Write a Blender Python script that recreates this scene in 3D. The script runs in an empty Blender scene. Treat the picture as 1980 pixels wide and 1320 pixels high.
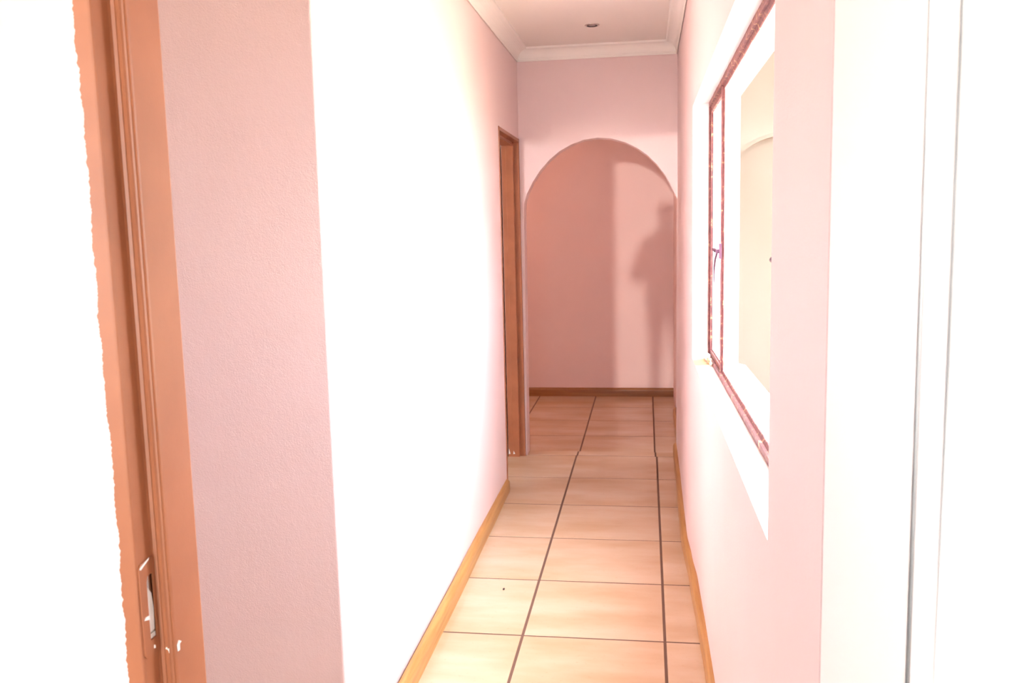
import bpy, bmesh, math, random
from mathutils import Vector, Matrix
random.seed(7)
SC = bpy.context.scene
COL = SC.collection

# ---------------------------------------------------------------- camera
CAM_H, YAW, PITCH, ROLL, FPX = 1.5, 0.151706, 0.129186, -0.0238287, 1721.76
cam = bpy.data.cameras.new('camera')
cam.sensor_width = 36.0
cam.lens = FPX * 36.0 / 1980.0
cam.clip_start = 0.02
cam.dof.use_dof = True
cam.dof.focus_distance = 2.4
cam.dof.aperture_fstop = 11.0
camo = bpy.data.objects.new('camera', cam)
COL.objects.link(camo)
_f = Vector((-math.sin(YAW) * math.cos(PITCH), math.cos(YAW) * math.cos(PITCH), -math.sin(PITCH)))
_r = Vector((math.cos(YAW), math.sin(YAW), 0))
_u = _r.cross(_f)
_r2 = _r * math.cos(ROLL) + _u * math.sin(ROLL)
_u2 = _u * math.cos(ROLL) - _r * math.sin(ROLL)
camo.matrix_world = Matrix(((_r2.x, _u2.x, -_f.x, 0), (_r2.y, _u2.y, -_f.y, 0), (_r2.z, _u2.z, -_f.z, CAM_H), (0, 0, 0, 1)))
SC.camera = camo

# ---------------------------------------------------------------- world, sun, exposure
SKY_STRENGTH = 8.0
SUN_STRENGTH = 0.30
LAMP_W = 8.5
w = bpy.data.worlds.new('sky')
SC.world = w
w.use_nodes = True
_bg = w.node_tree.nodes['Background']
_bg.inputs[0].default_value = (0.88, 0.95, 1.05, 1)
_bg.inputs[1].default_value = SKY_STRENGTH
sl = bpy.data.lights.new('sun', 'SUN')
sl.energy = SUN_STRENGTH
sl.angle = math.radians(0.8)
sl.color = (1.0, 0.9, 0.78)
slo = bpy.data.objects.new('sun', sl)
COL.objects.link(slo)
slo.rotation_euler = Vector((0.043, 1.0, -0.001)).to_track_quat('-Z', 'Y').to_euler()


def portal(name, loc, direction, sx, sy):
    l = bpy.data.lights.new(name, 'AREA')
    l.shape = 'RECTANGLE'
    l.size, l.size_y = sx, sy
    l.cycles.is_portal = True
    o = bpy.data.objects.new(name, l)
    COL.objects.link(o)
    o.location = loc
    o.rotation_euler = Vector(direction).to_track_quat('-Z', 'Z').to_euler()


portal('window_portal', (0.40, 2.62, 1.46), (-1, 0, 0), 2.5, 1.15)
portal('back_portal', (-0.36, -3.06, 1.1), (0, 1, 0), 0.9, 2.2)
portal('room_portal', (-2.26, -1.3, 1.5), (1, 0, 0), 1.0, 1.2)
portal('side_room_portal', (-4.02, 2.95, 1.4), (1, 0, 0), 1.0, 1.8)
portal('passage_portal', (-4.6, 4.54, 1.5), (0, 1, 0), 1.0, 1.4)
SC.view_settings.view_transform = 'Standard'
SC.view_settings.look = 'None'
SC.view_settings.exposure = 1.66
SC.view_settings.gamma = 1.0
SC.view_settings.use_curve_mapping = False

# ---------------------------------------------------------------- main dimensions (metres)
XL, XR = -0.795, 0.19          # hall side walls
YA, YB = 5.67, 5.79            # arch wall front and back
YE = 8.03                      # end wall beyond the arch
ZC = 2.585                     # ceiling
ZF = -0.06                     # lower floor beyond the arch
YC = 2.14                      # corner where the hall starts
YD0, YD1 = 4.885, 5.665        # side doorway outer edges
ZD = 2.04                      # side door frame outer top
ZE = 2.078                      # entry door frame outer top
WY0, WY1 = 1.42, 3.81          # window opening
WZ1 = 1.968
XO = 0.38                      # outer face of the window wall
XFAR = 0.235                   # right wall beyond the arch
YDOOR = 0.932                  # entry door frame face


def zsill(y):
    return 0.925 + (WY1 - y) * 0.027


# ---------------------------------------------------------------- materials
MATS = {}


def new_mat(name):
    m = bpy.data.materials.new(name)
    m.use_nodes = True
    nt = m.node_tree
    b = nt.nodes['Principled BSDF']
    MATS[name] = m
    return m, nt, b


def N(nt, typ, **kw):
    n = nt.nodes.new(typ)
    for k, v in kw.items():
        setattr(n, k, v)
    return n


def pos(nt, scale=(1, 1, 1)):
    g = N(nt, 'ShaderNodeNewGeometry')
    mp = N(nt, 'ShaderNodeMapping')
    mp.inputs['Scale'].default_value = scale
    nt.links.new(g.outputs['Position'], mp.inputs['Vector'])
    return mp.outputs['Vector']


def noise(nt, vec, scale, detail=4, rough=0.55):
    n = N(nt, 'ShaderNodeTexNoise')
    n.inputs['Scale'].default_value = scale
    n.inputs['Detail'].default_value = detail
    n.inputs['Roughness'].default_value = rough
    nt.links.new(vec, n.inputs['Vector'])
    return n.outputs['Fac']


def ramp(nt, fac, stops):
    r = N(nt, 'ShaderNodeValToRGB')
    e = r.color_ramp.elements
    while len(e) < len(stops):
        e.new(0.5)
    for i, (p, c) in enumerate(stops):
        e[i].position = p
        e[i].color = (*c, 1) if len(c) == 3 else c
    nt.links.new(fac, r.inputs['Fac'])
    return r.outputs['Color']


def bump(nt, b, h, strength, dist=0.002):
    n = N(nt, 'ShaderNodeBump')
    n.inputs['Strength'].default_value = strength
    n.inputs['Distance'].default_value = dist
    nt.links.new(h, n.inputs['Height'])
    nt.links.new(n.outputs['Normal'], b.inputs['Normal'])
    return n


def mixf(nt, a, b_, fac=0.5):
    m = N(nt, 'ShaderNodeMix', data_type='FLOAT')
    m.inputs['Factor'].default_value = fac
    nt.links.new(a, m.inputs['A'])
    nt.links.new(b_, m.inputs['B'])
    return m.outputs['Result']


def mixc(nt, fac, a, b_):
    m = N(nt, 'ShaderNodeMix', data_type='RGBA')
    if hasattr(fac, 'links'):
        nt.links.new(fac, m.inputs['Factor'])
    else:
        m.inputs['Factor'].default_value = fac
    for k, v in (('A', a), ('B', b_)):
        if hasattr(v, 'links'):
            nt.links.new(v, m.inputs[k])
        else:
            m.inputs[k].default_value = (*v, 1)
    return m.outputs['Result']


def paint(name, c1, c2, rough=0.6, bs=0.35, coarse=True):
    m, nt, b = new_mat(name)
    v = pos(nt)
    nt.links.new(ramp(nt, noise(nt, v, 1.6, 3), [(0.3, c1), (0.7, c2)]), b.inputs['Base Color'])
    fine = noise(nt, v, 260, 3)
    if coarse:
        med = noise(nt, pos(nt, (1, 1, 0.75)), 45, 6, 0.6)
        fine = mixf(nt, fine, med, 0.6)
    bump(nt, b, fine, bs, 0.003)
    b.inputs['Roughness'].default_value = rough
    b.inputs['Specular IOR Level'].default_value = 0.3
    return m


paint('pink_paint', (0.84, 0.655, 0.645), (0.86, 0.69, 0.675), 0.5, 0.55)
paint('white_wall', (0.60, 0.57, 0.555), (0.64, 0.605, 0.585), 0.55, 0.4)
paint('ceiling_white', (0.90, 0.85, 0.79), (0.92, 0.87, 0.81), 0.7, 0.08, False)
paint('outside_plaster', (0.24, 0.205, 0.16), (0.28, 0.245, 0.20), 0.85, 0.5)

m, nt, b = new_mat('cornice_white')
b.inputs['Base Color'].default_value = (0.93, 0.90, 0.85, 1)
b.inputs['Roughness'].default_value = 0.6

# brown gloss enamel on steel
m, nt, b = new_mat('brown_enamel')
v = pos(nt)
nt.links.new(ramp(nt, noise(nt, v, 9, 4), [(0.3, (0.33, 0.115, 0.052)), (0.7, (0.39, 0.14, 0.063))]), b.inputs['Base Color'])
bump(nt, b, mixf(nt, noise(nt, v, 40, 3), noise(nt, v, 300, 2), 0.3), 0.12, 0.002)
b.inputs['Roughness'].default_value = 0.42
b.inputs['Specular IOR Level'].default_value = 0.4

# floor tile: cloudy beige-orange ceramic, streaks across the hall
m, nt, b = new_mat('floor_tile')
v = pos(nt, (0.6, 1.7, 1))
oi = N(nt, 'ShaderNodeObjectInfo')
cx = N(nt, 'ShaderNodeVectorMath', operation='ADD')
sc_ = N(nt, 'ShaderNodeVectorMath', operation='SCALE')
cmb = N(nt, 'ShaderNodeCombineXYZ')
for k in range(3):
    nt.links.new(oi.outputs['Random'], cmb.inputs[k])
nt.links.new(cmb.outputs[0], sc_.inputs[0])
sc_.inputs['Scale'].default_value = 23.0
nt.links.new(v, cx.inputs[0])
nt.links.new(sc_.outputs[0], cx.inputs[1])
cl = noise(nt, cx.outputs[0], 2.6, 4, 0.55)
col = ramp(nt, cl, [(0.25, (0.53, 0.345, 0.195)), (0.50, (0.60, 0.43, 0.285)), (0.75, (0.66, 0.51, 0.375))])
sp = ramp(nt, noise(nt, pos(nt), 55, 4, 0.7), [(0.60, (1, 1, 1)), (0.78, (0.90, 0.84, 0.78))])
mm = N(nt, 'ShaderNodeMix', data_type='RGBA', blend_type='MULTIPLY')
mm.inputs['Factor'].default_value = 1
nt.links.new(col, mm.inputs['A'])
nt.links.new(sp, mm.inputs['B'])
nt.links.new(mm.outputs['Result'], b.inputs['Base Color'])
b.inputs['Roughness'].default_value = 0.24
b.inputs['IOR'].default_value = 1.58
b.inputs['Specular IOR Level'].default_value = 0.6
bump(nt, b, noise(nt, pos(nt), 30, 3), 0.05, 0.002)

m, nt, b = new_mat('grout')
b.inputs['Base Color'].default_value = (0.14, 0.075, 0.05, 1)
b.inputs['Roughness'].default_value = 0.9

# pine skirting
m, nt, b = new_mat('skirting_wood')
v = pos(nt, (30, 1.6, 30))
nt.links.new(ramp(nt, noise(nt, v, 2.2, 5, 0.6), [(0.3, (0.40, 0.19, 0.055)), (0.65, (0.53, 0.285, 0.095))]), b.inputs['Base Color'])
b.inputs['Roughness'].default_value = 0.38
m, nt, b = new_mat('skirting_cross_shaded')  # darker copy of the skirting wood, shade put into its colour
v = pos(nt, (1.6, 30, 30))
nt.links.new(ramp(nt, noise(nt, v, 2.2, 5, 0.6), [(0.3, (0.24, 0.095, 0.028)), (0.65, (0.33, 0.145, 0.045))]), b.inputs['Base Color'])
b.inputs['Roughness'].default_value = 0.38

# window steel: red-oxide paint with old putty
m, nt, b = new_mat('window_steel')
n1 = noise(nt, pos(nt, (1, 1, 1)), 38, 5, 0.7)
nt.links.new(ramp(nt, n1, [(0.35, (0.13, 0.035, 0.04)), (0.58, (0.22, 0.07, 0.065)), (0.66, (0.62, 0.40, 0.20)), (0.8, (0.80, 0.66, 0.42))]), b.inputs['Base Color'])
b.inputs['Roughness'].default_value = 0.6
bump(nt, b, n1, 0.6, 0.004)
m, nt, b = new_mat('old_putty')
n1 = noise(nt, pos(nt), 60, 4, 0.7)
nt.links.new(ramp(nt, n1, [(0.35, (0.45, 0.24, 0.11)), (0.6, (0.82, 0.70, 0.48))]), b.inputs['Base Color'])
b.inputs['Roughness'].default_value = 0.9
m, nt, b = new_mat('latch_metal')
b.inputs['Base Color'].default_value = (0.10, 0.035, 0.07, 1)
b.inputs['Roughness'].default_value = 0.45
b.inputs['Metallic'].default_value = 0.3

# reveal plaster: pale paint with a rust stain on the sill
m, nt, b = new_mat('reveal_paint')
v = pos(nt)
g = N(nt, 'ShaderNodeNewGeometry')
dv = N(nt, 'ShaderNodeVectorMath', operation='DISTANCE')
dv.inputs[1].default_value = (0.245, 3.66, 0.93)
nt.links.new(g.outputs['Position'], dv.inputs[0])
mr = N(nt, 'ShaderNodeMapRange')
mr.inputs['From Min'].default_value = 0.03
mr.inputs['From Max'].default_value = 0.20
mr.inputs['To Min'].default_value = 1
mr.inputs['To Max'].default_value = 0
nt.links.new(dv.outputs['Value'], mr.inputs['Value'])
mu = N(nt, 'ShaderNodeMath', operation='MULTIPLY')
nt.links.new(mr.outputs[0], mu.inputs[0])
nf = noise(nt, pos(nt, (1, 0.5, 1)), 14, 4)
nt.links.new(nf, mu.inputs[1])
st = ramp(nt, mu.outputs[0], [(0.12, (0.86, 0.78, 0.76)), (0.34, (0.56, 0.24, 0.09))])
nt.links.new(st, b.inputs['Base Color'])
b.inputs['Roughness'].default_value = 0.6
bump(nt, b, noise(nt, v, 60, 4), 0.3, 0.003)

# glass: see-through pane with a fresnel reflection
m, nt, b = new_mat('pane_glass')
nt.nodes.remove(b)
tr = N(nt, 'ShaderNodeBsdfTransparent')
tr.inputs[0].default_value = (0.97, 0.98, 0.97, 1)
gl = N(nt, 'ShaderNodeBsdfGlossy')
gl.inputs['Roughness'].default_value = 0.02
lwt = N(nt, 'ShaderNodeLayerWeight')
lwt.inputs['Blend'].default_value = 0.5
pw = N(nt, 'ShaderNodeMath', operation='POWER')
pw.inputs[1].default_value = 5.0
nt.links.new(lwt.outputs['Facing'], pw.inputs[0])
fr = N(nt, 'ShaderNodeMath', operation='MULTIPLY_ADD')
fr.inputs[1].default_value = 0.5
fr.inputs[2].default_value = 0.03
nt.links.new(pw.outputs[0], fr.inputs[0])
ms = N(nt, 'ShaderNodeMixShader')
nt.links.new(fr.outputs[0], ms.inputs[0])
nt.links.new(tr.outputs[0], ms.inputs[1])
nt.links.new(gl.outputs[0], ms.inputs[2])
nt.links.new(ms.outputs[0], nt.nodes['Material Output'].inputs[0])


def plain(name, c, rough=0.5, metal=0.0):
    m, nt, b = new_mat(name)
    b.inputs['Base Color'].default_value = (*c, 1)
    b.inputs['Roughness'].default_value = rough
    b.inputs['Metallic'].default_value = metal
    return m


plain('door_white', (0.94, 0.935, 0.92), 0.4)
plain('dark_door', (0.13, 0.04, 0.045), 0.4)
plain('chrome', (0.62, 0.58, 0.56), 0.16, 1.0)
plain('dark_can', (0.05, 0.035, 0.035), 0.5)
plain('lamp_glass', (0.55, 0.55, 0.52), 0.1)
plain('chip_white', (0.85, 0.82, 0.78), 0.7)
plain('mortar', (0.80, 0.77, 0.72), 0.9)
plain('red_plastic', (0.35, 0.03, 0.015), 0.4)
plain('cavity_dark', (0.03, 0.012, 0.008), 0.9)
plain('dark_debris', (0.06, 0.04, 0.03), 0.8)
plain('nail_steel', (0.5, 0.5, 0.5), 0.3, 0.9)
plain('paving', (0.90, 0.71, 0.47), 0.9)
m, nt, b = new_mat('clothes')
sx = N(nt, 'ShaderNodeSeparateXYZ')
nt.links.new(N(nt, 'ShaderNodeNewGeometry').outputs['Position'], sx.inputs[0])
dvz = N(nt, 'ShaderNodeMath', operation='DIVIDE')
dvz.inputs[1].default_value = 2.0
nt.links.new(sx.outputs['Z'], dvz.inputs[0])
cr = ramp(nt, dvz.outputs[0], [(0.0, (0.04, 0.04, 0.05)), (0.45, (0.05, 0.07, 0.14)), (0.47, (0.35, 0.36, 0.40)), (0.73, (0.30, 0.16, 0.10))])
nt.nodes[-1].color_ramp.interpolation = 'CONSTANT'
nt.links.new(cr, b.inputs['Base Color'])


# ---------------------------------------------------------------- mesh helpers
def link(name, me, mat, parent=None):
    o = bpy.data.objects.new(name, me)
    COL.objects.link(o)
    if mat and len(me.materials) == 0:
        me.materials.append(MATS[mat])
    if parent:
        o.parent = parent
    return o


def from_bm(name, bm, mat, parent=None, smooth=False):
    bmesh.ops.recalc_face_normals(bm, faces=bm.faces)
    me = bpy.data.meshes.new(name)
    bm.to_mesh(me)
    bm.free()
    if smooth:
        for p in me.polygons:
            p.use_smooth = True
    return link(name, me, mat, parent)


def add_box(bm, x0, x1, y0, y1, z0, z1):
    vs = [bm.verts.new((x, y, z)) for z in (z0, z1) for y in (y0, y1) for x in (x0, x1)]
    for f in ((0, 1, 3, 2), (4, 5, 7, 6), (0, 1, 5, 4), (2, 3, 7, 6), (0, 2, 6, 4), (1, 3, 7, 5)):
        bm.faces.new([vs[i] for i in f])


def box(name, mat, *boxes, parent=None, bevel=0.0):
    bm = bmesh.new()
    for bx in boxes:
        add_box(bm, *bx)
    if bevel:
        bmesh.ops.bevel(bm, geom=list(bm.edges), offset=bevel, segments=2, affect='EDGES')
    return from_bm(name, bm, mat, parent)


def add_sweep(bm, prof, path, closed=True, caps=True):
    """prof: list of (a,b); path: list of functions (a,b)->xyz"""
    rings = [[bm.verts.new(f(a, b_)) for a, b_ in prof] for f in path]
    n = len(prof)
    for r0, r1 in zip(rings, rings[1:]):
        for i in range(n if closed else n - 1):
            j = (i + 1) % n
            bm.faces.new((r0[i], r0[j], r1[j], r1[i]))
    if caps and closed:
        bm.faces.new(rings[0])
        bm.faces.new(rings[-1])


def add_cyl(bm, c, axis, r0, r1, h, seg=24, caps=True):
    ax = Vector(axis).normalized()
    q = ax.to_track_quat('Z', 'Y')
    c = Vector(c)
    a = [bm.verts.new(c + q @ Vector((r0 * math.cos(t), r0 * math.sin(t), 0))) for t in [2 * math.pi * k / seg for k in range(seg)]]
    b_ = [bm.verts.new(c + q @ Vector((r1 * math.cos(t), r1 * math.sin(t), h))) for t in [2 * math.pi * k / seg for k in range(seg)]]
    for i in range(seg):
        j = (i + 1) % seg
        bm.faces.new((a[i], a[j], b_[j], b_[i]))
    if caps:
        bm.faces.new(a)
        bm.faces.new(b_)


def add_lathe(bm, prof, c, seg=40):
    """prof: (r,z) going round; revolves about the vertical axis through c"""
    rings = []
    for r, z in prof:
        rings.append([bm.verts.new((c[0] + r * math.cos(2 * math.pi * k / seg), c[1] + r * math.sin(2 * math.pi * k / seg), c[2] + z)) for k in range(seg)])
    for r0, r1 in zip(rings, rings[1:]):
        for i in range(seg):
            j = (i + 1) % seg
            bm.faces.new((r0[i], r0[j], r1[j], r1[i]))


def add_tube(bm, pts, r, seg=8):
    rings = []
    pts = [Vector(p) for p in pts]
    for i, p in enumerate(pts):
        d = (pts[min(i + 1, len(pts) - 1)] - pts[max(i - 1, 0)]).normalized()
        q = d.to_track_quat('Z', 'Y')
        rr = r[i] if isinstance(r, (list, tuple)) else r
        rings.append([bm.verts.new(p + q @ Vector((rr * math.cos(2 * math.pi * k / seg), rr * math.sin(2 * math.pi * k / seg), 0))) for k in range(seg)])
    for r0, r1 in zip(rings, rings[1:]):
        for i in range(seg):
            j = (i + 1) % seg
            bm.faces.new((r0[i], r0[j], r1[j], r1[i]))
    bm.faces.new(rings[0])
    bm.faces.new(rings[-1])


def interp(tab, y):
    if y <= tab[0][0]:
        return tab[0][1]
    for (a, va), (b_, vb) in zip(tab, tab[1:]):
        if y <= b_:
            t = (y - a) / (b_ - a)
            t = t * t * (3 - 2 * t)
            return va + (vb - va) * t
    return tab[-1][1]


def struct(o, label=None):
    o['kind'] = 'structure'
    if label:
        o['label'] = label
    return o


def tag(o, label, cat, group=None):
    o['label'] = label
    o['category'] = cat
    if group:
        o['group'] = group
    return o


def empty(name, loc=(0, 0, 0), parent=None):
    o = bpy.data.objects.new(name, None)
    o.location = loc
    o.empty_display_size = 0.05
    COL.objects.link(o)
    if parent:
        o.parent = parent
    return o


# ---------------------------------------------------------------- floors with single tiles
P_T = 0.5185
GX, GY = -0.4586, 3.0884
GR = 0.0045
floor = struct(box('floor', 'grout', (-2.2, 1.6, -3.1, YB, -0.2, -0.0013), (-4.0, -2.2, 1.0, YB, -0.2, -0.0013)), 'hall floor of beige ceramic tiles with dark grout')
floor2 = struct(box('floor', 'grout', (-4.0, XFAR, YB, YE, -0.3, ZF - 0.0013), (-5.2, -4.0, 4.5, YE, -0.3, ZF - 0.0013)), 'lower tiled floor beyond the arch')
TILE_CACHE = {}


def tile(x0, x1, y0, y1, z, parent):
    x0 += GR; x1 -= GR; y0 += GR; y1 -= GR
    key = (round(x1 - x0, 4), round(y1 - y0, 4))
    me = TILE_CACHE.get(key)
    if me is None:
        bm = bmesh.new()
        hx, hy, e = key[0] / 2, key[1] / 2, 0.0018
        lo = [bm.verts.new((sx_ * hx, sy_ * hy, -0.008)) for sx_, sy_ in ((-1, -1), (1, -1), (1, 1), (-1, 1))]
        mi = [bm.verts.new((sx_ * hx, sy_ * hy, -0.0018)) for sx_, sy_ in ((-1, -1), (1, -1), (1, 1), (-1, 1))]
        hi = [bm.verts.new((sx_ * (hx - e), sy_ * (hy - e), 0)) for sx_, sy_ in ((-1, -1), (1, -1), (1, 1), (-1, 1))]
        for a, c in ((lo, mi), (mi, hi)):
            for i in range(4):
                j = (i + 1) % 4
                bm.faces.new((a[i], a[j], c[j], c[i]))
        bm.faces.new(hi)
        bmesh.ops.recalc_face_normals(bm, faces=bm.faces)
        me = bpy.data.meshes.new('tile')
        bm.to_mesh(me)
        bm.free()
        me.materials.append(MATS['floor_tile'])
        TILE_CACHE[key] = me
    o = bpy.data.objects.new('tile', me)
    COL.objects.link(o)
    o.parent = parent
    o.location = ((x0 + x1) / 2, (y0 + y1) / 2, z)
    o.rotation_euler = (random.uniform(-1, 1) * 0.0008, random.uniform(-1, 1) * 0.0008, 0)
    return o


xl = [GX + k * P_T for k in range(-3, 3)]
for k in range(-5, 5):
    y0, y1 = GY + k * P_T, GY + (k + 1) * P_T
    if y1 < 0.6:
        continue
    for xa, xb in zip(xl, xl[1:]):
        lim = -2.0 if y0 < 1.9 else (-0.935 if y0 > 4.6 else XL - 0.02)
        a, c = max(xa, lim), min(xb, XR + 0.03)
        if c - a > 0.03:
            tile(a, c, y0, y1, 0.0, floor)
# cut strip in the thickness of the arch wall
for xa, xb in ((XL, GX + 0.004), (GX + 0.004, GX + P_T - 0.008), (GX + P_T - 0.008, XR + 0.02)):
    tile(xa, xb, GY + 5 * P_T, YB + 0.003, 0.0, floor)
box('step_riser', 'floor_tile', (XL, XFAR, YB - 0.004, YB + 0.004, ZF, -0.004), parent=floor)
FX = [-0.463 + k * 0.513 for k in range(-5, 3)]
for k in range(5):
    y1 = 8.035 - k * P_T
    y0 = max(y1 - P_T, YB + 0.005)
    for xa, xb in zip(FX, FX[1:]):
        c = min(xb, XFAR + 0.02)
        if c - xa > 0.03:
            tile(xa, c, y0, y1, ZF, floor2)

# ---------------------------------------------------------------- walls
# left hall wall: L-shaped corner and the piece over the side doorway
def prism(bm, pts, z0, z1):
    lo = [bm.verts.new((x, y, z0)) for x, y in pts]
    hi = [bm.verts.new((x, y, z1)) for x, y in pts]
    n = len(pts)
    for i in range(n):
        j = (i + 1) % n
        bm.faces.new((lo[i], lo[j], hi[j], hi[i]))
    bm.faces.new(lo)
    bm.faces.new(hi)


bm = bmesh.new()
R_ = 0.010
cor = [(XL - R_ + R_ * math.sin(t), YC + R_ - R_ * math.cos(t)) for t in [k * math.pi / 12 for k in range(7)]]
prism(bm, [(-3.9, YC)] + cor + [(XL, YD0 + 0.005), (-0.902, YD0 + 0.005), (-0.902, YC + 0.11), (-3.9, YC + 0.11)], -0.02, 2.62)
add_box(bm, -0.902, XL, YD0 + 0.005, YA + 0.01, ZD - 0.005, 2.62)
wall_left = struct(from_bm('wall_left', bm, 'pink_paint'))

# right hall wall with the window opening (slightly uneven plaster)
WAV = [(0.9, 0.0), (2.3, 0.012), (2.7, 0.017), (3.05, 0.015), (3.5, 0.010), (3.77, -0.002), (4.03, -0.012), (4.35, -0.010), (5.2, -0.005), (5.8, -0.003)]


def wx(y, z):
    return XR + interp(WAV, y) * max(0.0, 1 - max(z, 0) / 0.92)


ys = [0.985 + 0.06 * k for k in range(82) if 0.985 + 0.06 * k < YB - 0.02] + [YB, WY0, WY1]
ys = sorted(set(round(y, 4) for y in ys if min(abs(y - WY0), abs(y - WY1)) > 0.02 or y in (WY0, WY1)))
zb = [-0.1, 0.03, 0.07, 0.2, 0.4, 0.6, 0.8, 'S', 1.2, 1.45, 1.7, 'T', 2.2, 2.4, 2.62]


def zz(k, y):
    if k == 'S':
        return zsill(y)
    if k == 'T':
        return WZ1
    return k


bm = bmesh.new()
iS, iT = zb.index('S'), zb.index('T')
gv = {}
for i, y in enumerate(ys):
    for j, k in enumerate(zb):
        z = zz(k, y)
        gv[i, j] = bm.verts.new((wx(y, z), y, z))
i0, i1 = ys.index(WY0), ys.index(WY1)
for i in range(len(ys) - 1):
    for j in range(len(zb) - 1):
        if i0 <= i < i1 and iS <= j < iT:
            continue
        f = bm.faces.new((gv[i, j], gv[i + 1, j], gv[i + 1, j + 1], gv[i, j + 1]))
        f.smooth = True
# outer skin, ends (solid wall 0.19 thick)
for (y0, y1, k0, k1) in ((1.0, YB, -0.1, 0), (1.0, WY0, 0, 0), (WY1, YB, 0, 0), (1.0, YB, 1, 2.62)):
    pass
xo = XO
vo = {}


def ov(y, z):
    key = (round(y, 4), round(z, 4))
    if key not in vo:
        vo[key] = bm.verts.new((xo, y, z))
    return vo[key]


zs0, zs1 = zsill(WY0) - 0.03, zsill(WY1) - 0.03
ya, yb = ys[0], ys[-1]
bm.faces.new((ov(ya, -0.1), ov(yb, -0.1), ov(yb, zs1), ov(WY1, zs1), ov(WY0, zs0), ov(ya, zs0)))
bm.faces.new((ov(ya, zs0), ov(WY0, zs0), ov(WY0, 2.0), ov(ya, 2.0)))
bm.faces.new((ov(WY1, zs1), ov(yb, zs1), ov(yb, 2.0), ov(WY1, 2.0)))
bm.faces.new((ov(ya, 2.0), ov(WY0, 2.0), ov(WY1, 2.0), ov(yb, 2.0), ov(yb, 2.62), ov(ya, 2.62)))
for y in (ya, yb):
    vs = [bm.verts.new((wx(y, zz(k, y)), y, zz(k, y))) for k in zb]
    bm.faces.new(vs + [bm.verts.new((xo, y, 2.62)), bm.verts.new((xo, y, -0.1))])
me = bpy.data.meshes.new('wall_right')
bm.to_mesh(me)
bm.free()
wall_right = struct(link('wall_right', me, 'pink_paint'))
# plastered reveals: sill, head and two sides, as linings of the opening
bm = bmesh.new()


def quadlist(pts):
    bm.faces.new([bm.verts.new(p) for p in pts])


xi = XR
quadlist([(xi, WY0, zsill(WY0)), (xi, WY1, zsill(WY1)), (0.27, WY1, zsill(WY1) + 0.004), (0.27, WY0, zsill(WY0) + 0.004)])
quadlist([(0.27, WY0, zsill(WY0) + 0.004), (0.27, WY1, zsill(WY1) + 0.004), (xo + 0.03, WY1, zs1), (xo + 0.03, WY0, zs0)])
quadlist([(xo + 0.03, WY0, zs0), (xo + 0.03, WY1, zs1), (xo + 0.03, WY1, zs1 - 0.05), (xo + 0.03, WY0, zs0 - 0.05)])
quadlist([(xi, WY0, WZ1), (xi, WY1, WZ1), (0.27, WY1, WZ1 + 0.012), (0.27, WY0, WZ1 + 0.012)])
quadlist([(0.27, WY0, WZ1 + 0.012), (0.27, WY1, WZ1 + 0.012), (xo, WY1, 2.0), (xo, WY0, 2.0)])
for y in (WY0, WY1):
    quadlist([(wx(y, zsill(y)), y, zsill(y)), (xi, y, WZ1), (0.27, y, WZ1 + 0.012), (xo, y, 2.0), (xo, y, zsill(y) - 0.03), (0.27, y, zsill(y) + 0.004)])
me = bpy.data.meshes.new('reveal')
bmesh.ops.recalc_face_normals(bm, faces=bm.faces)
bm.to_mesh(me)
bm.free()
rv = link('reveal', me, 'reveal_paint', wall_right)
rv['label'] = 'white painted window reveal and sill with a rust stain'

# arch wall
ARCH = [(-0.770, 1.60), (-0.766, 1.645), (-0.748, 1.700), (-0.712, 1.768), (-0.662, 1.840), (-0.602, 1.905), (-0.535, 1.957), (-0.462, 1.995),
        (-0.385, 2.020), (-0.300, 2.030), (-0.215, 2.022), (-0.130, 1.997), (-0.055, 1.958), (0.010, 1.910), (0.068, 1.852), (0.115, 1.788), (0.155, 1.715), (0.185, 1.650), (0.2, 1.61)]
bm = bmesh.new()
for y in (YA, YB):
    top = 2.62
    vs = [bm.verts.new((x, y, z)) for x, z in ARCH]
    tv = [bm.verts.new((x, y, top)) for x, z in ARCH]
    for i in range(len(ARCH) - 1):
        bm.faces.new((vs[i], vs[i + 1], tv[i + 1], tv[i]))
    l0, l1 = bm.verts.new((XL - 0.12, y, -0.1)), bm.verts.new((XL - 0.12, y, top))
    f0 = bm.verts.new((ARCH[0][0] - 0.012, y, -0.1))
    bm.faces.new((l0, f0, vs[0], tv[0], l1))
    if y == YA:
        fr_, fl_ = vs, f0
    else:
        bk_, bl_ = vs, f0
for i in range(len(ARCH) - 1):
    f = bm.faces.new((fr_[i], fr_[i + 1], bk_[i + 1], bk_[i]))
bm.faces.new((fl_, fr_[0], bk_[0], bl_))
me = bpy.data.meshes.new('wall_arch')
bmesh.ops.recalc_face_normals(bm, faces=bm.faces)
bm.to_mesh(me)
bm.free()
wall_arch = struct(link('wall_arch', me, 'pink_paint'))

# passage beyond the arch
struct(box('wall_end', 'pink_paint', (-4.0, 0.5, YE, YE + 0.12, -0.3, 2.62)))
struct(box('wall_far_right', 'pink_paint', (XFAR, 0.38, YB, YE, -0.3, 2.62)))
struct(box('wall_passage', 'pink_paint', (-4.0, XL - 0.1, YA + 0.02, YB, -0.3, 2.62)))
struct(box('wall_far_left', 'pink_paint', (-5.3, -5.2, 4.5, YE + 0.12, -0.3, 2.62), (-5.2, -4.0, YE, YE + 0.12, -0.3, 2.62), (-5.2, -4.0, 4.5, 4.6, -0.3, 0.8), (-5.2, -4.0, 4.5, 4.6, 2.2, 2.62), (-5.2, -5.1, 4.5, 4.6, 0.8, 2.2), (-4.1, -4.0, 4.5, YB, -0.3, 2.62)))
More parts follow.
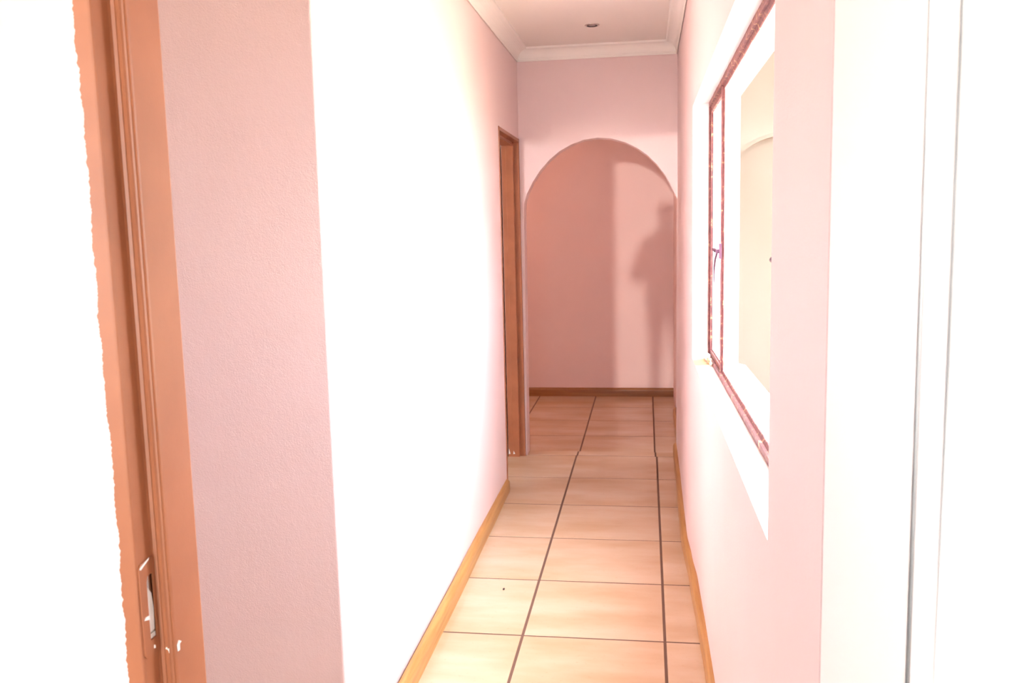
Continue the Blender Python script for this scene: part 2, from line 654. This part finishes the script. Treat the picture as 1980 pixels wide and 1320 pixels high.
# side room behind the left doorway
struct(box('wall_side_room', 'pink_paint', (-4.0, -3.9, YC, YA, -0.1, 0.5), (-4.0, -3.9, YC, YA, 2.3, 2.62), (-4.0, -3.9, YC, 2.45, 0.5, 2.3), (-4.0, -3.9, 3.45, YA, 0.5, 2.3)))
# vestibule and the room the photograph is taken from
struct(box('wall_entry', 'white_wall', (-2.2, -0.604, YDOOR + 0.006, 1.0, -0.1, 2.62), (0.214, 1.6, YDOOR + 0.006, 1.0, -0.1, 2.62), (-0.604, 0.214, YDOOR + 0.006, 1.0, ZE - 0.012, 2.62)))
struct(box('wall_vestibule', 'pink_paint', (-4.0, -3.9, 0.94, YC + 0.11, -0.1, 2.62)))
struct(box('wall_entry_inner', 'pink_paint', (-3.9, -0.61, 1.0, 1.04, -0.1, 2.62), (-0.61, XR + 0.03, 1.0, 1.04, ZE - 0.012, 2.62)))
struct(box('wall_room_left', 'white_wall', (-2.3, -2.2, -3.1, 1.0, -0.1, 0.9), (-2.3, -2.2, -3.1, 1.0, 2.1, 2.62), (-2.3, -2.2, -3.1, -1.8, 0.9, 2.1), (-2.3, -2.2, -0.8, 1.0, 0.9, 2.1)))
struct(box('wall_room_right', 'white_wall', (1.6, 1.7, -3.1, 1.04, -0.1, 2.62)))
struct(box('wall_room_back', 'white_wall', (-2.2, -0.81, -3.1, -3.0, -0.1, 2.62), (0.09, 1.6, -3.1, -3.0, -0.1, 2.62), (-0.81, 0.09, -3.1, -3.0, 2.2, 2.62)))
# ceilings
struct(box('ceiling', 'ceiling_white', (-4.1, 0.38, 1.0, YE + 0.1, ZC, ZC + 0.08), (-5.3, -4.1, 4.5, YE + 0.1, ZC, ZC + 0.08), (-2.3, 1.7, -3.1, 1.0, ZC, ZC + 0.08)))

# cornice (coved) round the hall
CV = [(0, 0.050), (0.0035, 0.050), (0.0035, 0.076), (0.007, 0.076), (0.008, 0.068)]
for k in range(9):
    t = math.pi / 2 * k / 8
    CV.append((0.010 + 0.054 * (1 - math.cos(t)), 0.066 - 0.054 * math.sin(t)))
CV += [(0.068, 0.009), (0.070, 0.0), (0, 0.0)]
# (a = out from the wall, b = down from the ceiling)
bm = bmesh.new()
add_sweep(bm, CV, [lambda a, d: (XL + a, YC, ZC - d), lambda a, d: (XL + a, YA - a, ZC - d)])
struct(from_bm('trim_1', bm, 'cornice_white'), 'coved cornice along the left wall')
bm = bmesh.new()
add_sweep(bm, CV, [lambda a, d: (XL + a, YA - a, ZC - d), lambda a, d: (XR - a, YA - a, ZC - d)])
struct(from_bm('trim_2', bm, 'cornice_white'), 'coved cornice above the arch')
bm = bmesh.new()
add_sweep(bm, CV, [lambda a, d: (XR - a, YA - a, ZC - d), lambda a, d: (XR - a, 1.05, ZC - d)])
struct(from_bm('trim_3', bm, 'cornice_white'), 'coved cornice along the window wall')

# ---------------------------------------------------------------- skirtings
SK = [(-0.006, 0.0), (0.022, 0.0), (0.022, 0.050), (0.020, 0.058), (0.014, 0.066), (0.006, 0.070), (-0.006, 0.070)]   # (out, up)
LF = [(2.14, -0.772), (2.6, -0.779), (3.3, -0.781), (4.05, -0.789), (4.8, -0.798)]
bm = bmesh.new()
path = []
for k in range(24):
    y = YC - 0.02 + (4.868 - YC + 0.02) * k / 23
    path.append(lambda a, d, y=y: (interp(LF, y) + a, y, d))
add_sweep(bm, SK, path)
bl = struct(from_bm('baseboard_left', bm, 'skirting_wood'), 'varnished wooden skirting along the bright left wall')
RF = [(2.4, 0.211), (2.88, 0.209), (3.09, 0.205), (3.6, 0.194), (4.14, 0.1785), (4.66, 0.180), (5.08, 0.186), (5.8, 0.188)]
bm = bmesh.new()
path = []
for k in range(60):
    y = 1.05 + (5.775 - 1.05) * k / 59
    path.append(lambda a, d, y=y: (interp(RF, y) - a, y, d))
add_sweep(bm, SK, path)
br = struct(from_bm('baseboard_right', bm, 'skirting_wood'), 'wavy varnished wooden skirting along the window wall')
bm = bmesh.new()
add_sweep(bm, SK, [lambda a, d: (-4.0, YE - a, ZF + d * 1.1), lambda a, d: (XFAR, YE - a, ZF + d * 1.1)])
struct(from_bm('baseboard_end', bm, 'skirting_cross_shaded'), 'wooden skirting on the end wall beyond the arch, coloured as in shade')
bm = bmesh.new()
add_sweep(bm, SK, [lambda a, d: (XFAR - a * 1.3, YB + 0.01, ZF + d), lambda a, d: (XFAR - a * 1.3, 7.2, ZF + d)])
struct(from_bm('baseboard_far_right', bm, 'skirting_wood'), 'wooden skirting on the right wall beyond the arch')

# ---------------------------------------------------------------- steel door frames
PF = [(0, 0.004), (0.002, 0.0), (0.0185, 0.0), (0.0205, 0.0008), (0.0213, 0.003), (0.0213, 0.034), (0.0225, 0.0375), (0.0265, 0.0385), (0.0290, 0.0365), (0.0305, 0.0345),
      (0.0345, 0.0345), (0.0362, 0.0365), (0.0385, 0.0372), (0.0412, 0.0352), (0.0425, 0.0362), (0.0430, 0.039), (0.0430, 0.079), (0.0415, 0.0815), (0.0415, 0.106), (0.040, 0.110), (0, 0.110)]


def frame_piece(name, mapper, t0, t1, parent, ragged=False, smooth=False):
    bm = bmesh.new()
    n = 1300 if ragged else 1
    path = []
    jag = 0.0
    for k in range(n + 1):
        t = t0 + (t1 - t0) * k / n
        if ragged:
            jag = 0.7 * jag + random.uniform(-1, 1) * 0.0009
            big = 0.0010 * math.sin(t * 17) + 0.0006 * math.sin(t * 61 + 1)
            j = jag + big
        else:
            j = 0.0
        path.append(lambda a, d, t=t, j=j: mapper(a + (j if a < 0.003 else 0.0), d, t))
    add_sweep(bm, PF, path)
    return from_bm(name, bm, 'brown_enamel', parent)


door1 = struct(empty('door_1', (-0.2, YDOOR, 0)), 'brown steel door frame nearest the camera with a white door folded back')
X1 = -0.621


def at(parent, o):
    o.matrix_parent_inverse = Matrix.Translation(-parent.location)
    return o


jl = frame_piece('frame_jamb', lambda a, d, t: (X1 + a, YDOOR + d, t), 0.0, ZE, None, ragged=True)
# lock hole cut into the rebate
cut = box('lock_cutter', 'cavity_dark', (X1 + 0.002, X1 + 0.034, YDOOR + 0.0175, YDOOR + 0.0315, 1.010, 1.091))
md = jl.modifiers.new('hole', 'BOOLEAN')
md.object = cut
md.solver = 'EXACT'
md.operation = 'DIFFERENCE'
bpy.context.view_layer.update()
dg = bpy.context.evaluated_depsgraph_get()
me2 = bpy.data.meshes.new_from_object(jl.evaluated_get(dg))
jl.modifiers.clear()
jl.data = me2
bpy.data.objects.remove(cut)
jl.parent = door1
at(door1, jl)
XR1 = 0.246
jr = at(door1, frame_piece('frame_jamb', lambda a, d, t: (XR1 - a, YDOOR + d, t), 0.0, ZE, door1))
hd = at(door1, frame_piece('frame_head', lambda a, d, t: (t, YDOOR + d, ZE - a), X1, XR1, door1))
# strike plate (thin, painted over) round the hole
XS = X1 + 0.0213
bm = bmesh.new()
y0, y1 = YDOOR + 0.0035, YDOOR + 0.0335
hy0, hy1 = YDOOR + 0.0175, YDOOR + 0.0315
out = [(y0 + 0.004, 0.992), (y0, 0.997), (y0, 1.105), (y0 + 0.004, 1.110), (y1, 1.112), (y1, 0.990)]
inn = [(hy0 + 0.001, 1.010), (hy0, 1.011), (hy0, 1.084), (hy0 + 0.003, 1.091), (hy1, 1.091), (hy1, 1.010)]
for xa in (XS + 0.0018,):
    o_ = [bm.verts.new((xa, y, z)) for y, z in out]
    i_ = [bm.verts.new((xa, y, z)) for y, z in inn]
    ob = [bm.verts.new((XS - 0.002, y, z)) for y, z in out]
    ib = [bm.verts.new((XS - 0.002, y, z)) for y, z in inn]
    for k in range(6):
        j = (k + 1) % 6
        bm.faces.new((o_[k], o_[j], i_[j], i_[k]))
        bm.faces.new((o_[k], o_[j], ob[j], ob[k]))
        bm.faces.new((i_[k], i_[j], ib[j], ib[k]))
sp_ = at(door1, from_bm('strike_plate', bm, 'brown_enamel', door1))
sp_['label'] = 'painted-over lock strike plate with an open hole'
# what shows inside the hole
bm = bmesh.new()
prism_pts = [(1.020, YDOOR + 0.019), (1.020, YDOOR + 0.030), (1.046, YDOOR + 0.0312), (1.066, YDOOR + 0.029), (1.081, YDOOR + 0.0178), (1.030, YDOOR + 0.0178)]
a_ = [bm.verts.new((X1 + 0.004, y, z)) for z, y in prism_pts]
c_ = [bm.verts.new((X1 + 0.0211, y, z)) for z, y in prism_pts]
bm.faces.new(a_)
bm.faces.new(c_)
for k in range(6):
    j = (k + 1) % 6
    bm.faces.new((a_[k], a_[j], c_[j], c_[k]))
o = at(door1, from_bm('mortar_plug', bm, 'chip_white', door1))
o['label'] = 'white filler showing inside the lock hole'
bm = bmesh.new()
add_box(bm, X1 + 0.003, X1 + 0.012, YDOOR + 0.0180, YDOOR + 0.0312, 1.060, 1.089)
add_box(bm, X1 + 0.003, X1 + 0.020, YDOOR + 0.0270, YDOOR + 0.0312, 1.022, 1.032)
at(door1, from_bm('red_sleeve', bm, 'red_plastic', door1))
bm = bmesh.new()
add_box(bm, X1 + 0.004, X1 + 0.0208, YDOOR + 0.0182, YDOOR + 0.0312, 1.0105, 1.0165)
add_box(bm, X1 + 0.004, X1 + 0.0200, YDOOR + 0.0182, YDOOR + 0.0312, 1.0180, 1.0205)
at(door1, from_bm('splinter', bm, 'mortar', door1))


def chip(pts, parent, mat='chip_white'):
    """white flake: a small thick polygon; pts are xyz, thickened along +x"""
    bm = bmesh.new()
    lo = [bm.verts.new(p) for p in pts]
    hi = [bm.verts.new((p[0] + 0.0009, p[1] - 0.0003, p[2])) for p in pts]
    bm.faces.new(lo)
    bm.faces.new(hi)
    n = len(pts)
    for i in range(n):
        j = (i + 1) % n
        bm.faces.new((lo[i], lo[j], hi[j], hi[i]))
    return at(parent, from_bm('chip_fleck', bm, mat, parent))


xc = XS + 0.0019
chip([(xc, y0 + 0.001, 1.1055), (xc, y0 + 0.003, 1.1035), (xc, y0 + 0.021, 1.1105), (xc, y0 + 0.022, 1.1125), (xc, y0 + 0.004, 1.1075)], door1)
chip([(xc, y0 + 0.003, 1.0405), (xc, y0 + 0.013, 1.0375), (xc, y0 + 0.0138, 1.0425), (xc, y0 + 0.006, 1.0432)], door1)
chip([(xc, y0 + 0.0185, 0.9985), (xc, y0 + 0.0215, 0.9975), (xc, y0 + 0.0212, 1.0015), (xc, y0 + 0.0190, 1.0022)], door1)
xg = X1 + 0.0345
chip([(xg, YDOOR + 0.0350, 0.986), (xg, YDOOR + 0.0352, 0.992), (xg - 0.003, YDOOR + 0.0347, 0.994), (xg - 0.004, YDOOR + 0.0343, 0.9915), (xg - 0.001, YDOOR + 0.0345, 0.9905)], door1)  # small white fleck in the stop groove
xg = X1 + 0.0431
chip([(xg, YDOOR + 0.0405, 0.986), (xg, YDOOR + 0.0450, 0.986), (xg, YDOOR + 0.0455, 0.994), (xg, YDOOR + 0.0500, 0.995), (xg, YDOOR + 0.0440, 0.999), (xg, YDOOR + 0.0395, 0.9945)], door1)  # small white fleck on the soffit

# white panelled leaf, swung back towards the camera
leaf = at(door1, empty('door_leaf', (0, 0, 0), door1))
leaf['label'] = 'white panelled door leaf standing open on the right'
LX0, LX1, LY0, LY1 = 0.187, 0.222, 0.156, 0.9655
lw = LY1 - LY0


def lp(name, *boxes, bevel=0.003):
    return box(name, 'door_white', *boxes, parent=leaf, bevel=bevel)


ST = 0.315
lp('stile', (LX0, LX1, LY1 - 0.315, LY1, 0.012, 2.04))
lp('stile', (LX0, LX1, LY0, LY0 + 0.110, 0.012, 2.04))
for z0_, z1_ in ((0.012, 0.22), (0.98, 1.10), (1.92, 2.04)):
    lp('rail', (LX0 + 0.0005, LX1 - 0.0005, LY0 + 0.110, LY1 - 0.315, z0_, z1_))
for z0_, z1_ in ((0.22, 0.98), (1.10, 1.92)):
    lp('panel', (LX0 + 0.0025, LX1 - 0.0025, LY0 + 0.110, LY1 - 0.315, z0_, z1_), bevel=0.0)
    lp('panel_moulding', (LX0 + 0.001, LX1 - 0.001, LY1 - 0.375, LY1 - 0.316, z0_ + 0.001, z1_ - 0.001), bevel=0.003)

# side doorway frame beside the arch
door2 = struct(empty('door_2', (XL, (YD0 + YD1) / 2, 0)), 'brown steel door frame in the left wall beside the arch')
at(door2, frame_piece('frame_jamb', lambda a, d, t: (XL + 0.004 - d, YD0 + a, t), 0.0, ZD, door2))
fj = at(door2, frame_piece('frame_jamb', lambda a, d, t: (XL + 0.004 - d, YD1 - a, t), 0.0, ZD, door2))
at(door2, frame_piece('frame_head', lambda a, d, t: (XL + 0.004 - d, t, ZD - a), YD0, YD1, door2))
lf2 = at(door2, box('door_leaf', 'dark_door', (-1.70, -0.912, YD1 - 0.045, YD1 - 0.008, 0.012, 2.0), parent=door2, bevel=0.002))
lf2['label'] = 'dark brown door leaf standing open inside the side room'
yj = YD1 - 0.0435
for px_, wz in ((-0.899, 0.036), (-0.868, 0.020)):
    bm = bmesh.new()
    vs = [bm.verts.new(p) for p in ((px_, yj, 0.018), (px_ + 0.012, yj, 0.02), (px_ + 0.003, yj, 0.02 + wz), (px_, yj - 0.001, 0.018), (px_ + 0.012, yj - 0.001, 0.02), (px_ + 0.003, yj - 0.001, 0.02 + wz))]
    for f in ((0, 1, 2), (3, 4, 5), (0, 1, 4, 3), (1, 2, 5, 4), (2, 0, 3, 5)):
        bm.faces.new([vs[i] for i in f])
    at(door2, from_bm('chip_fleck', bm, 'chip_white', door2))

# ---------------------------------------------------------------- steel window
win = struct(empty('window_1', (0.262, (WY0 + WY1) / 2, 0.9)), 'red-brown steel window with peeling putty, three panes')
FX0, FX1 = 0.254, 0.269
YM1, YM2 = 3.215, 1.865


def wbar(name, pa, pb, w_in, parent, mat='window_steel', x0=FX0, x1=FX1, seg=40, jag=0.0012):
    """L-section bar between two points of the window plane (y,z), with an uneven putty edge; w_in = half width"""
    bm = bmesh.new()
    (ya_, za_), (yb_, zb_) = pa, pb
    d = Vector((yb_ - ya_, zb_ - za_))
    L = d.length
    d /= L
    n = Vector((-d.y, d.x))
    prof = [(x0, -w_in), (x1, -w_in), (x1, w_in), ((x0 + x1) / 2 + 0.004, w_in), ((x0 + x1) / 2, w_in * 0.35), (x0, w_in * 0.35)]
    rings = []
    for k in range(seg + 1):
        t = L * k / seg
        j1, j2 = random.uniform(-1, 1) * jag, random.uniform(-1, 1) * jag
        ring = []
        for i, (x, s) in enumerate(prof):
            s2 = s + (j1 if i in (2, 3) else (j2 * 0.4 if i in (0, 1) else 0))
            ring.append(bm.verts.new((x + (random.uniform(-1, 1) * jag * 0.4 if 0 < k < seg else 0), ya_ + d.x * t + n.x * s2, za_ + d.y * t + n.y * s2)))
        rings.append(ring)
    for r0, r1 in zip(rings, rings[1:]):
        for i in range(6):
            j = (i + 1) % 6
            bm.faces.new((r0[i], r0[j], r1[j], r1[i]))
    bm.faces.new(rings[0])
    bm.faces.new(rings[-1])
    return at(win, from_bm(name, bm, mat, parent))


zt = WZ1 - 0.004
HB = 0.014
wbar('frame_head', (WY1, zt), (WY0, zt), HB, win)
wbar('frame_sill', (WY0, zsill(WY0) + 0.016), (WY1, zsill(WY1) + 0.016), HB, win, seg=60)
wbar('frame_jamb', (WY1 - 0.012, zsill(WY1) + 0.01), (WY1 - 0.012, zt), 0.013, win)
wbar('frame_jamb', (WY0 + 0.012, zt), (WY0 + 0.012, zsill(WY0) + 0.01), 0.013, win)
for ym in (YM1, YM2):
    wbar('mullion', (ym, zsill(ym) + 0.01), (ym, zt), 0.011, win, x0=0.257, x1=0.267)
# opening casements: thin sash bars just behind the frame
for (ya_, yb_) in ((YM1 + 0.012, WY1 - 0.026), (WY0 + 0.026, YM2 - 0.012)):
    sash = at(win, empty('casement_sash', (0, 0, 0), win))
    for nm, a_, c_ in (('sash_rail', (ya_, zt - 0.022), (yb_, zt - 0.022)), ('sash_rail', (ya_, zsill(ya_) + 0.036), (yb_, zsill(yb_) + 0.036)),
                       ('sash_stile', (ya_ + 0.004, zsill(ya_) + 0.03), (ya_ + 0.004, zt - 0.018)), ('sash_stile', (yb_ - 0.004, zsill(yb_) + 0.03), (yb_ - 0.004, zt - 0.018))):
        o = wbar(nm, a_, c_, 0.007, sash, x0=0.262, x1=0.270, seg=16, jag=0.0006)
        o.matrix_parent_inverse = Matrix.Identity(4)
        o.matrix_parent_inverse = sash.matrix_world.inverted() if False else Matrix.Identity(4)
# panes
for ya_, yb_ in ((YM1 + 0.005, WY1 - 0.015), (YM2 + 0.005, YM1 - 0.005), (WY0 + 0.015, YM2 - 0.005)):
    bm = bmesh.new()
    lo = [bm.verts.new((0.272, y, z)) for y, z in ((ya_, zsill(ya_) + 0.015), (yb_, zsill(yb_) + 0.015), (yb_, zt - 0.004), (ya_, zt - 0.004))]
    bm.faces.new(lo)
    o = at(win, from_bm('pane', bm, 'pane_glass', win))
    o['label'] = 'clear window pane'
# putty lumps left at the far bottom corner
for k, (yy, s) in enumerate(((3.755, 0.026), (3.69, 0.030), (3.61, 0.024), (3.52, 0.015))):
    bm = bmesh.new()
    bmesh.ops.create_icosphere(bm, subdivisions=2, radius=1)
    for v_ in bm.verts:
        r_ = 1 + random.uniform(-0.3, 0.3)
        v_.co = Vector((0.248 + v_.co.x * s * 0.4 * r_, yy + v_.co.y * s * 1.2 * r_, zsill(yy) + 0.014 + v_.co.z * s * 0.5 * r_))
    at(win, from_bm('putty_lump', bm, 'chip_white' if k < 2 else 'old_putty', win))


# latches with their stays
def latch(ym, z, full):
    bm = bmesh.new()
    add_box(bm, 0.249, 0.258, ym - 0.008, ym + 0.008, z - 0.026, z + 0.026)
    add_cyl(bm, (0.250, ym, z), (-1, 0, 0), 0.007, 0.006, 0.010, 12)
    o = at(win, from_bm('latch', bm, 'latch_metal', win))
    o['label'] = 'dark metal window catch'
    bm = bmesh.new()
    add_tube(bm, [(0.243, ym - 0.004, z), (0.238, ym + 0.03, z + 0.002), (0.236, ym + 0.062, z + 0.005), (0.236, ym + 0.08, z + 0.003)], [0.007, 0.007, 0.006, 0.004])
    from_bm('latch_handle', bm, 'latch_metal', o)
    if full:
        bm = bmesh.new()
        add_tube(bm, [(0.244, ym + 0.02, z - 0.006), (0.240, ym + 0.05, z - 0.03), (0.238, ym + 0.07, z - 0.065), (0.238, ym + 0.078, z - 0.10), (0.239, ym + 0.07, z - 0.13)], [0.004, 0.0035, 0.003, 0.002, 0.0015])
        from_bm('stay_arm', bm, 'latch_metal', o)
    for c in o.children:
        c.matrix_parent_inverse = Matrix.Identity(4)
        c.location = (0, 0, 0)


latch(YM1 - 0.03, 1.395, True)
latch(YM2 - 0.18, 1.42, False)

# ---------------------------------------------------------------- outside
struct(box('ground', 'paving', (0.38, 14, -8, 12, -0.35, -0.25), (-14, 14, -14, -8, -0.35, -0.25), (-14, -4.1, -8, 12, -0.35, -0.25), (-4.1, 0.38, -8, -3.1, -0.35, -0.25)), 'paved yard outside the window')
bm = bmesh.new()
YW, NX, NZ, NR = 6.0, 0.87, 1.645, 0.386
pts = [(NX - NR, -0.3)] + [(NX - NR * math.cos(t), NZ + NR * math.sin(t)) for t in [math.pi * k / 24 for k in range(25)]] + [(NX + NR, -0.3)]
top = 4.2
f_ = [bm.verts.new((x, YW, z)) for x, z in pts]
b_ = [bm.verts.new((x, YW + 0.10, z)) for x, z in pts]
t_ = [bm.verts.new((x, YW, top)) for x, z in pts]
for i in range(len(pts) - 1):
    if abs(pts[i][0] - pts[i + 1][0]) > 1e-6:
        bm.faces.new((f_[i], f_[i + 1], t_[i + 1], t_[i]))
    bm.faces.new((f_[i], f_[i + 1], b_[i + 1], b_[i]))
bm.faces.new(b_)
for xa, xb, ia in ((0.38, NX - NR, 0), (NX + NR, 6.0, -1)):
    vs = [bm.verts.new((x, YW, z)) for x, z in ((xa, -0.3), (xb, -0.3), (xb, top), (xa, top))]
    bm.faces.new(vs)
o = from_bm('wall_outside', bm, 'outside_plaster')
struct(o, 'pale plastered outside wall with an arched recess, seen through the window')
struct(box('shade_canopy', 'outside_plaster', (0.38, 3.2, 4.1, YW + 3, 2.75, 2.9)), 'unseen canopy added outside to shade the recessed wall')  # unseen cover added to keep skylight off the recessed wall
struct(box('shade_wall', 'outside_plaster', (2.0, 2.15, 4.6, YW, -0.3, 2.75)), 'unseen side wall added outside to shade the recessed wall')  # unseen too, added to block side light from the recess

# ---------------------------------------------------------------- downlight
dl = empty('downlight', (-0.292, 5.10, ZC))
tag(dl, 'small round chrome downlight recessed in the hall ceiling', 'ceiling light')
bm = bmesh.new()
add_lathe(bm, [(0.030, 0.0), (0.041, 0.0), (0.0415, -0.002), (0.039, -0.0045), (0.034, -0.0050), (0.0315, -0.003), (0.030, 0.0)], (0, 0, 0))
from_bm('bezel', bm, 'chrome', dl, True)
bm = bmesh.new()
add_lathe(bm, [(0.030, -0.003), (0.029, -0.0055), (0.025, -0.0055), (0.024, -0.001), (0.030, -0.003)], (0, 0, 0))
from_bm('gimbal_ring', bm, 'dark_can', dl, True)
bm = bmesh.new()
add_lathe(bm, [(0.025, -0.002), (0.018, -0.0035), (0.010, -0.0045), (0.0005, -0.005)], (0, 0, 0))
from_bm('lamp', bm, 'chrome', dl, True)

# added fill light for the passage beyond the arch, an unseen downlight copy
dl2 = dl.copy()
COL.objects.link(dl2)
dl2.location = (-1.9, 6.9, ZC)
dl2['label'] = 'added downlight copy, unseen, lighting the passage beyond the arch'
dl['group'] = dl2['group'] = 'recessed ceiling downlights'
for c in list(dl.children):
    k = c.copy()
    COL.objects.link(k)
    k.parent = dl2
pl = bpy.data.lights.new('passage_fill', 'POINT')
pl.energy = LAMP_W
pl.color = (1.0, 0.50, 0.34)
pl.shadow_soft_size = 0.03
plo = bpy.data.objects.new('passage_fill', pl)
COL.objects.link(plo)
plo.parent = dl2
plo.location = (0, 0, -0.06)

# ---------------------------------------------------------------- small loose things
bm = bmesh.new()
bmesh.ops.create_icosphere(bm, subdivisions=1, radius=1)
for v_ in bm.verts:
    v_.co = Vector((v_.co.x * 0.0055, v_.co.y * 0.009, 0.004 + v_.co.z * 0.004)) * random.uniform(0.85, 1.1)
cr_ = from_bm('crumb', bm, 'dark_debris')
cr_.location = (-0.593, 3.49, 0.0)
tag(cr_, 'tiny dark crumb lying on a pale floor tile', 'debris')
bm = bmesh.new()
add_cyl(bm, (0, 0, 0), (1, 0, 0), 0.0022, 0.0022, 0.018, 10)
add_cyl(bm, (0.018, 0, 0), (1, 0, 0), 0.005, 0.005, 0.002, 12)
nl = from_bm('nail', bm, 'nail_steel')
nl.location = (XL - 0.003, 3.53, 1.36)
tag(nl, 'small nail left in the bright left wall', 'nail')

# ---------------------------------------------------------------- the person taking the picture (behind the camera; casts the shadow on the end wall)
def skin_body(name, verts, edges, radii, mat):
    me = bpy.data.meshes.new(name)
    me.from_pydata(verts, edges, [])
    o = bpy.data.objects.new(name, me)
    COL.objects.link(o)
    sk = o.modifiers.new('skin', 'SKIN')
    sk.use_smooth_shade = True
    for i, r in enumerate(radii):
        me.skin_vertices[0].data[i].radius = (r, r) if not isinstance(r, tuple) else r
        me.skin_vertices[0].data[i].use_root = (i == 0)
    o.modifiers.new('sub', 'SUBSURF').levels = 2
    bpy.context.view_layer.update()
    m2 = bpy.data.meshes.new_from_object(o.evaluated_get(bpy.context.evaluated_depsgraph_get()))
    o.modifiers.clear()
    o.data = m2
    m2.materials.clear()
    m2.materials.append(MATS[mat])
    return o


V_, E_, R2 = [], [], []


def j(p, r, prev=None):
    V_.append(p)
    R2.append(r)
    if prev is not None:
        E_.append((prev, len(V_) - 1))
    return len(V_) - 1


pel = j((0, 0, 0.90), (0.20, 0.13))
ab = j((0, 0.0, 1.08), (0.21, 0.13), pel)
ch = j((0, 0.0, 1.26), (0.20, 0.13), ab)
nb = j((0, 0.005, 1.40), (0.075, 0.07), ch)
nk = j((0, 0.015, 1.455), 0.048, nb)
h1 = j((0, 0.03, 1.545), (0.092, 0.098), nk)
h2 = j((0, 0.03, 1.63), (0.098, 0.105), h1)
h3 = j((0, 0.02, 1.685), (0.062, 0.07), h2)
for s in (-1, 1):
    sh = j((0.17 * s, 0.0, 1.33), 0.080, ch)
    el = j((0.285 * s, 0.02, 0.98), 0.066, sh)
    fo = j((0.20 * s, 0.13, 1.22), 0.045, el)
    wr = j((0.09 * s, 0.19, 1.40), 0.028, fo)
    pa = j((0.065 * s, 0.205, 1.45), 0.034, wr)
    for q in range(4):
        a_ = j(((0.06 - 0.005 * q) * s, 0.235 - 0.004 * q, 1.470 - 0.018 * q), 0.009, pa)
        j(((0.030 - 0.004 * q) * s, 0.250, 1.470 - 0.018 * q), 0.008, a_)
    a_ = j((0.045 * s, 0.185, 1.475), 0.010, pa)
    j((0.025 * s, 0.195, 1.495), 0.009, a_)
    hp = j((0.09 * s, 0.0, 0.72), 0.105, pel)
    kn = j((0.10 * s, 0.02, 0.46), 0.070, hp)
    an = j((0.105 * s, -0.02, 0.09), 0.042, kn)
    hl = j((0.105 * s, 0.0, 0.040), 0.040, an)
    j((0.115 * s, 0.16, 0.034), 0.034, hl)
per = skin_body('person', V_, E_, R2, 'clothes')
per.location = (-0.185, -0.42, 0.0)
tag(per, 'person in a grey top holding up a camera, casting the end wall shadow', 'person')
